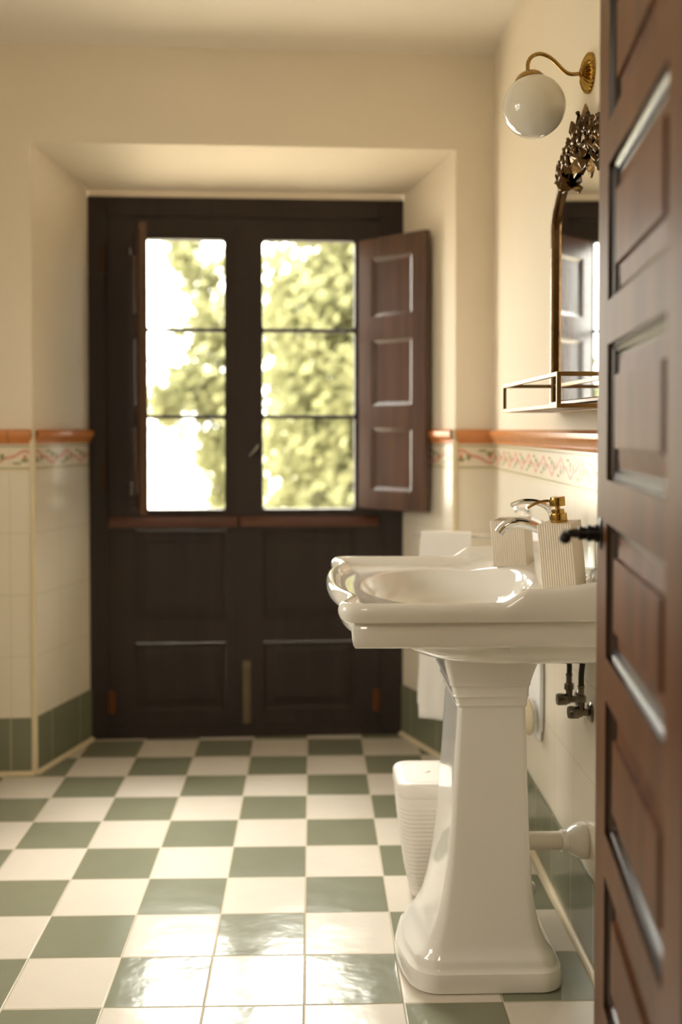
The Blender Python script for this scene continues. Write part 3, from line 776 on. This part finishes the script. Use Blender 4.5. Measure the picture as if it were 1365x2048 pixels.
for a_,b__ in zip(g,g[1:]):
    for j in range(8): bm.faces.new((a_[j],a_[j+1],b__[j+1],b__[j]))
o=finish('turned_corner',bm,M_PAPER,t2,angle=180); o['label']='beige turned-up corner of the towel'
md=o.modifiers.new('s','SOLIDIFY'); md.thickness=.004

# ------------------------------------------------------------------ globe wall lamp
ly=2.262; lz=1.915
lw=RW(ly)
la=empty('wall_lamp',(lw,ly,lz),'brass swan-neck wall lamp with white opal globe, above the mirror','wall lamp')
def Lq(x,z): return (x-lw,0,z-lz)
bm=bmesh.new(); n=96; prof=[(.0425,0),(.0425,.003),(.040,.007),(.033,.012),(.024,.0165),(.014,.019),(.009,.021),(.009,.024)]; loops=[]
for r,z in prof:
    l=[]
    for i in range(n):
        a=2*PI*i/n; f_=1+(.06*math.cos(a*24) if .02<r<.041 else 0); zz=z+(.0022*math.cos(a*24) if .012<r<.041 else 0)
        l.append(Vector((-zz,r*f_*math.cos(a),r*f_*math.sin(a))))
    loops.append(l)
loft(bm,loops); finish('wall_plate',bm,M_BRASSP,la,angle=50)
bm=bmesh.new(); tube(bm,catmull([Lq(.580,1.9145),Lq(.565,1.9125),Lq(.552,1.914),Lq(.540,1.922),Lq(.522,1.940),Lq(.506,1.951),Lq(.489,1.955),Lq(.473,1.949),Lq(.465,1.936),Lq(.4645,1.918),Lq(.4645,1.910)],7),.0042,14); 
finish('arm',bm,M_BRASS,la)
gc=Vector(Lq(.4785,1.8425)); RG=.0672
bm=bmesh.new(); lathe(bm,[(RG*math.sin(a*PI/40),RG*math.cos(a*PI/40)) for a in range(41)],64,Matrix.Translation(gc),False,False); bmesh.ops.remove_doubles(bm,verts=bm.verts,dist=1e-4); finish('globe',bm,M_OPAL,la,angle=180)
bm=bmesh.new(); R2=RG+.0015; prof=[(R2*math.sin(a*math.radians(27)/10),R2*math.cos(a*math.radians(27)/10)) for a in range(11)]
prof=[(.0,R2+.009)]+[(r_*1.0,z_+.0085*(1-(i/10)**4)) for i,(r_,z_) in enumerate(prof)][1:]+[(prof[-1][0]-.002,prof[-1][1]-.001)]
lathe(bm,prof,48,Matrix.Translation(gc)@Matrix.Rotation(-math.radians(10),4,'Y'),False,False)
o=finish('shade_cap',bm,M_BRASS,la)

# ------------------------------------------------------------------ arched mirror with tray shelf
my=2.25; HWm=.30; zb=1.205; zs=1.63; AR=.13
xw=RW(my)
MROT=-.012
mi=empty('wall_mirror',(xw,my,1.2),'arched wall mirror with dark bronze frame and leafy crest above the basin','mirror')
mi.rotation_euler=(0,0,MROT)
def arch(hw_,zb_,ar,zs_=zs,n=48):
    p=[(hw_,zb_)]+[(hw_*math.cos(PI*i/n),zs_+ar*math.sin(PI*i/n)) for i in range(n+1)]+[(-hw_,zb_)]
    return p
def mv(x,y,z): return Vector((x-xw,y,z-1.2))
bm=bmesh.new(); loops=[]
for hwi,dz_,x in ((HWm-.012,.012,.594),(HWm-.012,.012,.583),(HWm-.009,.009,.578),(HWm-.003,.003,.577),(HWm,0,.581),(HWm,0,.597),(HWm-.012,.012,.597)):
    loops.append([mv(x+.012*(0),y,z) for y,z in arch(hwi,zb+dz_,AR-dz_)])
loft(bm,loops,False,False); finish('frame',bm,M_ANT,mi,angle=30)
bm=bmesh.new(); a=arch(HWm-.010,zb+.010,AR-.010); 
loft(bm,[[mv(.590,y,z) for y,z in a],[mv(.596,y,z) for y,z in a]]); finish('mirror_glass',bm,M_MIRROR,mi,smooth=False)
# crest: leaves, scrolls and berries built along the arch
bm=bmesh.new(); rnd=random.Random(3)
def leafg(y,z,ang,L,W,x=.574,curl=.012):
    """five-lobed acanthus leaf, slightly domed"""
    n=26; c=bm.verts.new(mv(x-curl*.9,y,z)); rim=[]
    ca,sa=math.cos(ang),math.sin(ang)
    for i in range(n):
        t=2*PI*i/n; r=1+.15*math.cos(5*t); u=L*.5*r*math.cos(t); v=W*.5*r*math.sin(t)
        rim.append(bm.verts.new(mv(x-curl*.9*math.cos(2*t)*math.cos(t+1)+.003,y+u*ca-v*sa,z+u*sa+v*ca)))
    bk=bm.verts.new(mv(x+.012,y,z))
    for i in range(n):
        bm.faces.new((c,rim[i],rim[(i+1)%n])); bm.faces.new((bk,rim[(i+1)%n],rim[i]))
def ball(y,z,r,x=.570): lathe(bm,[(r*math.sin(a*PI/8),r*math.cos(a*PI/8)) for a in range(9)],10,Matrix.Translation(mv(x,y,z)),False,False)
def scroll(y,z,r,s,a0=0):
    pts=[]
    for i in range(22):
        t=i/21; a=a0+s*t*PI*2.6; q=r*(1-.75*t); pts.append(mv(.570-.004*math.sin(t*PI),y+q*math.cos(a),z+q*math.sin(a)))
    tube(bm,pts,lambda t:.0055-.003*t,8,up=Vector((1,0,0)))
for s in (1,-1):
    def Y(d): return s*d
    for d,z,an,L,W in ((.188,1.738,-.9,.036,.022),(.176,1.716,-1.3,.028,.018),(.196,1.722,.3,.022,.014),
        (.150,1.716,.7,.044,.030),(.140,1.700,-1.2,.026,.016),(.160,1.735,0,.026,.016),
        (.105,1.736,-.9,.034,.02),(.092,1.768,.3,.036,.024),(.118,1.752,-.4,.026,.018),
        (.052,1.800,1.15,.056,.022),(.062,1.775,.9,.036,.018),(.040,1.745,-.2,.050,.034),(.028,1.722,-1.35,.05,.026)):
        leafg(Y(d),z,an if s>0 else PI-an,L*.95,W*1.25,.574,.013)
    scroll(Y(.125),1.765,.017,s,PI/2); scroll(Y(.078),1.782,.017,-s,0); scroll(Y(.168),1.750,.014,-s,PI/2); scroll(Y(.020),1.775,.015,s,0); scroll(Y(.085),1.745,.013,s,0)
    tube(bm,catmull([mv(.576,Y(.20),1.712),mv(.573,Y(.165),1.738),mv(.571,Y(.12),1.758),mv(.571,Y(.07),1.770),mv(.571,0,1.785)],6),.0045,8)
    for q in range(14): ball(Y(rnd.uniform(.02,.19)),1.748+rnd.uniform(-.016,.026),rnd.uniform(.003,.0048),.568)
leafg(0,1.800,PI/2,.052,.026,.572,.008); ball(0,1.826,.005); ball(0,1.748,.009,.566)
o=finish('crest',bm,M_ANT,mi,angle=40); o['label']='bronze leaf and scroll crest with pale gilt highlights'
# tray under the mirror
tyA,tyB=1.955,2.545; xf=.466; z0,z1=1.190,1.258; b_=.0042
ty_=empty('mirror_tray_shelf',(xw,my,z0),'narrow brass-railed tray shelf fixed to the wall below the mirror','shelf')
ty_.rotation_euler=(0,0,MROT)
def Tm(x,y,z): return (x-xw,y-my,z-z0)
def bar(bm,A,Bq):
    a=Vector(Tm(*A)); b2=Vector(Tm(*Bq)); lo=Vector([min(a[i],b2[i])-b_ for i in range(3)]); hi=Vector([max(a[i],b2[i])+b_ for i in range(3)])
    box(bm,lo.x,hi.x,lo.y,hi.y,lo.z,hi.z)
xb=.590
bm=bmesh.new()
for z in (z0+b_,z1-b_):
    bar(bm,(xf,tyA,z),(xf,tyB,z)); bar(bm,(xf+.008,tyA,z),(xb,tyA,z)); bar(bm,(xf+.008,tyB,z),(xb,tyB,z)); bar(bm,(xb,tyA+.008,z),(xb,tyB-.008,z))
for x,y in ((xf,tyA),(xf,tyB),(xb,tyA),(xb,tyB)): bar(bm,(x,y,z0+.012),(x,y,z1-.012))
finish('rail_frame',bm,M_TRAY,ty_,smooth=False,bev=.001)
bm=bmesh.new(); A=Tm(xf+.004,tyA+.004,z0+.0015); B2=Tm(xb-.004,tyB-.004,z0+.0065); box(bm,A[0],B2[0],A[1],B2[1],A[2],B2[2]); finish('tray_base',bm,M_TRAYB,ty_,smooth=False)

# ------------------------------------------------------------------ outside: pale yard and trees
bm=bmesh.new(); box(bm,-30,30,4.08,60,-.30,-.22); o=finish('ground_outside',bm,M_GRAVEL,smooth=False); tag(o,kind='structure')
def tree(name,x,y,label,blobs,nl,ls,seed,trunk_r=.14,th=2.2):
    r=random.Random(seed); e=empty(name,(x,y,-.22),label,'tree','trees beyond the window')
    bm=bmesh.new()
    tube(bm,catmull([(0,0,0),(.05,0,th*.4),(-.03,.05,th*.8),(.05,0,th*1.3)],6),lambda t:trunk_r*(1-.6*t),12)
    for c in blobs[:6]:
        tube(bm,catmull([(0,0,th*.6),(c[0]*.4,c[1]*.4,th*.6+(c[2]-th*.6)*.6),(c[0]*.8,c[1]*.8,c[2]*.9)],5),lambda t:trunk_r*.4*(1-.8*t),8)
    finish('trunk',bm,M_BARK,e)
    vs=[];fs=[]
    tot=sum(c[3]**2 for c in blobs)
    for c in blobs:
        for _ in range(int(nl*c[3]**2/tot)):
            d=Vector((r.gauss(0,1),r.gauss(0,1),r.gauss(0,1))).normalized()*c[3]*(r.random()**.55 if r.random()<.8 else r.uniform(.8,1.5))
            p=Vector(c[:3])+d
            if noise.noise(p*2.6+Vector((seed,0,0)))<(-.34 if seed==3 else -.22): continue
            q=Vector((r.gauss(0,1),r.gauss(0,1),r.gauss(0,1))).normalized(); a=q.orthogonal().normalized()*ls*r.uniform(.7,1.2); b3=q.cross(a)*.5
            k=len(vs); vs+= [p-a,p-b3+q*ls*.1,p+a,p+b3+q*ls*.1]; fs.append((k,k+1,k+2,k+3))
    me=bpy.data.meshes.new('foliage'); me.from_pydata([tuple(v) for v in vs],[],fs); link('foliage',me,M_LEAF,e,False)
tree('broadleaf_tree',1.0,9.4,'large yellow-green leafy tree filling the right-hand panes',[(-.5,0,2.0,1.0),(.3,0,2.2,1.1),(-.75,.3,1.2,.85),(-.9,0,2.6,.6),(.5,0,1.0,1.1),(-.3,0,.6,.9),(1.3,0,1.8,1.0),(-.2,0,3.0,.9),(-.95,.4,.55,.5),(-.3,0,3.9,.85),(.6,0,3.6,.9)],44000,.07,3)
tree('broadleaf_tree',-.80,11.5,'smaller pale leafy tree showing low in the left-hand panes against bright sky',[(-.6,0,1.75,.36),(-.2,0,1.8,.40),(-.3,0,2.95,.36),(-.05,0,2.5,.36),(-.15,0,1.1,.36),(-.05,0,.6,.32),(-.45,.1,2.4,.25),(-.6,.1,3.3,.22),(-.75,0,1.6,.22)],8500,.065,9,.05,1.2)
tree('broadleaf_tree',3.0,13.5,'distant yellow-green tree seen behind the large tree in right-hand panes',[(-2.4,0,1.5,1.3),(-1.8,0,2.5,1.3),(0,0,2.0,1.8),(-2.2,0,3.3,.8)],12000,.10,5,.2,2.2)

# ------------------------------------------------------------------ light
w=bpy.data.worlds.new('sky'); SC.world=w; w.use_nodes=True; nt=w.node_tree; X.nt=nt
bg=nt.nodes['Background']; tc=nt.nodes.new('ShaderNodeTexCoord')
gx_,gy_,gz_=sepxyz(nt,tc.outputs['Generated'])
cr_=nt.nodes.new('ShaderNodeValToRGB'); nt.links.new((gz_*.5+.5).v,cr_.inputs[0])
cr_.color_ramp.elements[0].position=.45; cr_.color_ramp.elements[0].color=(.45,.43,.37,1)
cr_.color_ramp.elements[1].position=.53; cr_.color_ramp.elements[1].color=(1,.965,.925,1)
nt.links.new(cr_.outputs[0],bg.inputs[0]); bg.inputs[1].default_value=6.2
def area(name,loc,rot,sx,sy,power,col,spread=None,portal=False):
    l=bpy.data.lights.new(name,'AREA'); l.shape='RECTANGLE'; l.size=sx; l.size_y=sy; l.energy=power; l.color=col
    if spread: l.spread=spread
    o=bpy.data.objects.new(name,l); COL.objects.link(o); o.location=loc; o.rotation_euler=rot
    if portal: l.cycles.is_portal=True
    return o
pw=B((-.641+.1755)/2,VD+.10,1.35); area('window_portal',pw,(-PI/2,0,ANG),.95,1.1,1,(1,1,1),portal=True)
area('window_portal',(XL-.12,1.56,1.5),(0,-PI/2,0),1.0,1.0,1,(1,1,1),portal=True)  # portal of the added left-wall window
sl=bpy.data.lights.new('hazy_sun','SUN'); sl.energy=7.5; sl.angle=math.radians(40); sl.color=(1,.95,.91)
so=bpy.data.objects.new('hazy_sun',sl); COL.objects.link(so)
el,az=math.radians(43),math.radians(12)
dirv=Vector((-math.sin(az)*math.cos(el),-math.cos(az)*math.cos(el),-math.sin(el))); so.rotation_euler=dirv.to_track_quat('-Z','Y').to_euler(); so.location=(3,8,7)
# warm fill added behind the camera, not a known lamp
area('added_corridor_fill',(-.1,-.9,CEIL-.03),(0,0,0),.5,.5,5,(1,.86,.66))

# ------------------------------------------------------------------ camera
cam=bpy.data.cameras.new('camera'); co=bpy.data.objects.new('camera',cam); COL.objects.link(co); SC.camera=co
cam.sensor_fit='VERTICAL'; cam.sensor_height=36; cam.sensor_width=24; cam.lens=2100/2048*36
co.location=(0,0,1.1506); co.rotation_euler=(PI/2-.0257,0,-.0279)
cam.shift_y=-112.3/2048; cam.clip_start=.02
cam.dof.use_dof=True; cam.dof.focus_distance=2.08; cam.dof.aperture_fstop=1.8
vs_=SC.view_settings; SC.display_settings.display_device='sRGB'; vs_.view_transform='Standard'; vs_.look='None'; vs_.gamma=1; vs_.use_curve_mapping=False; vs_.exposure=1.38
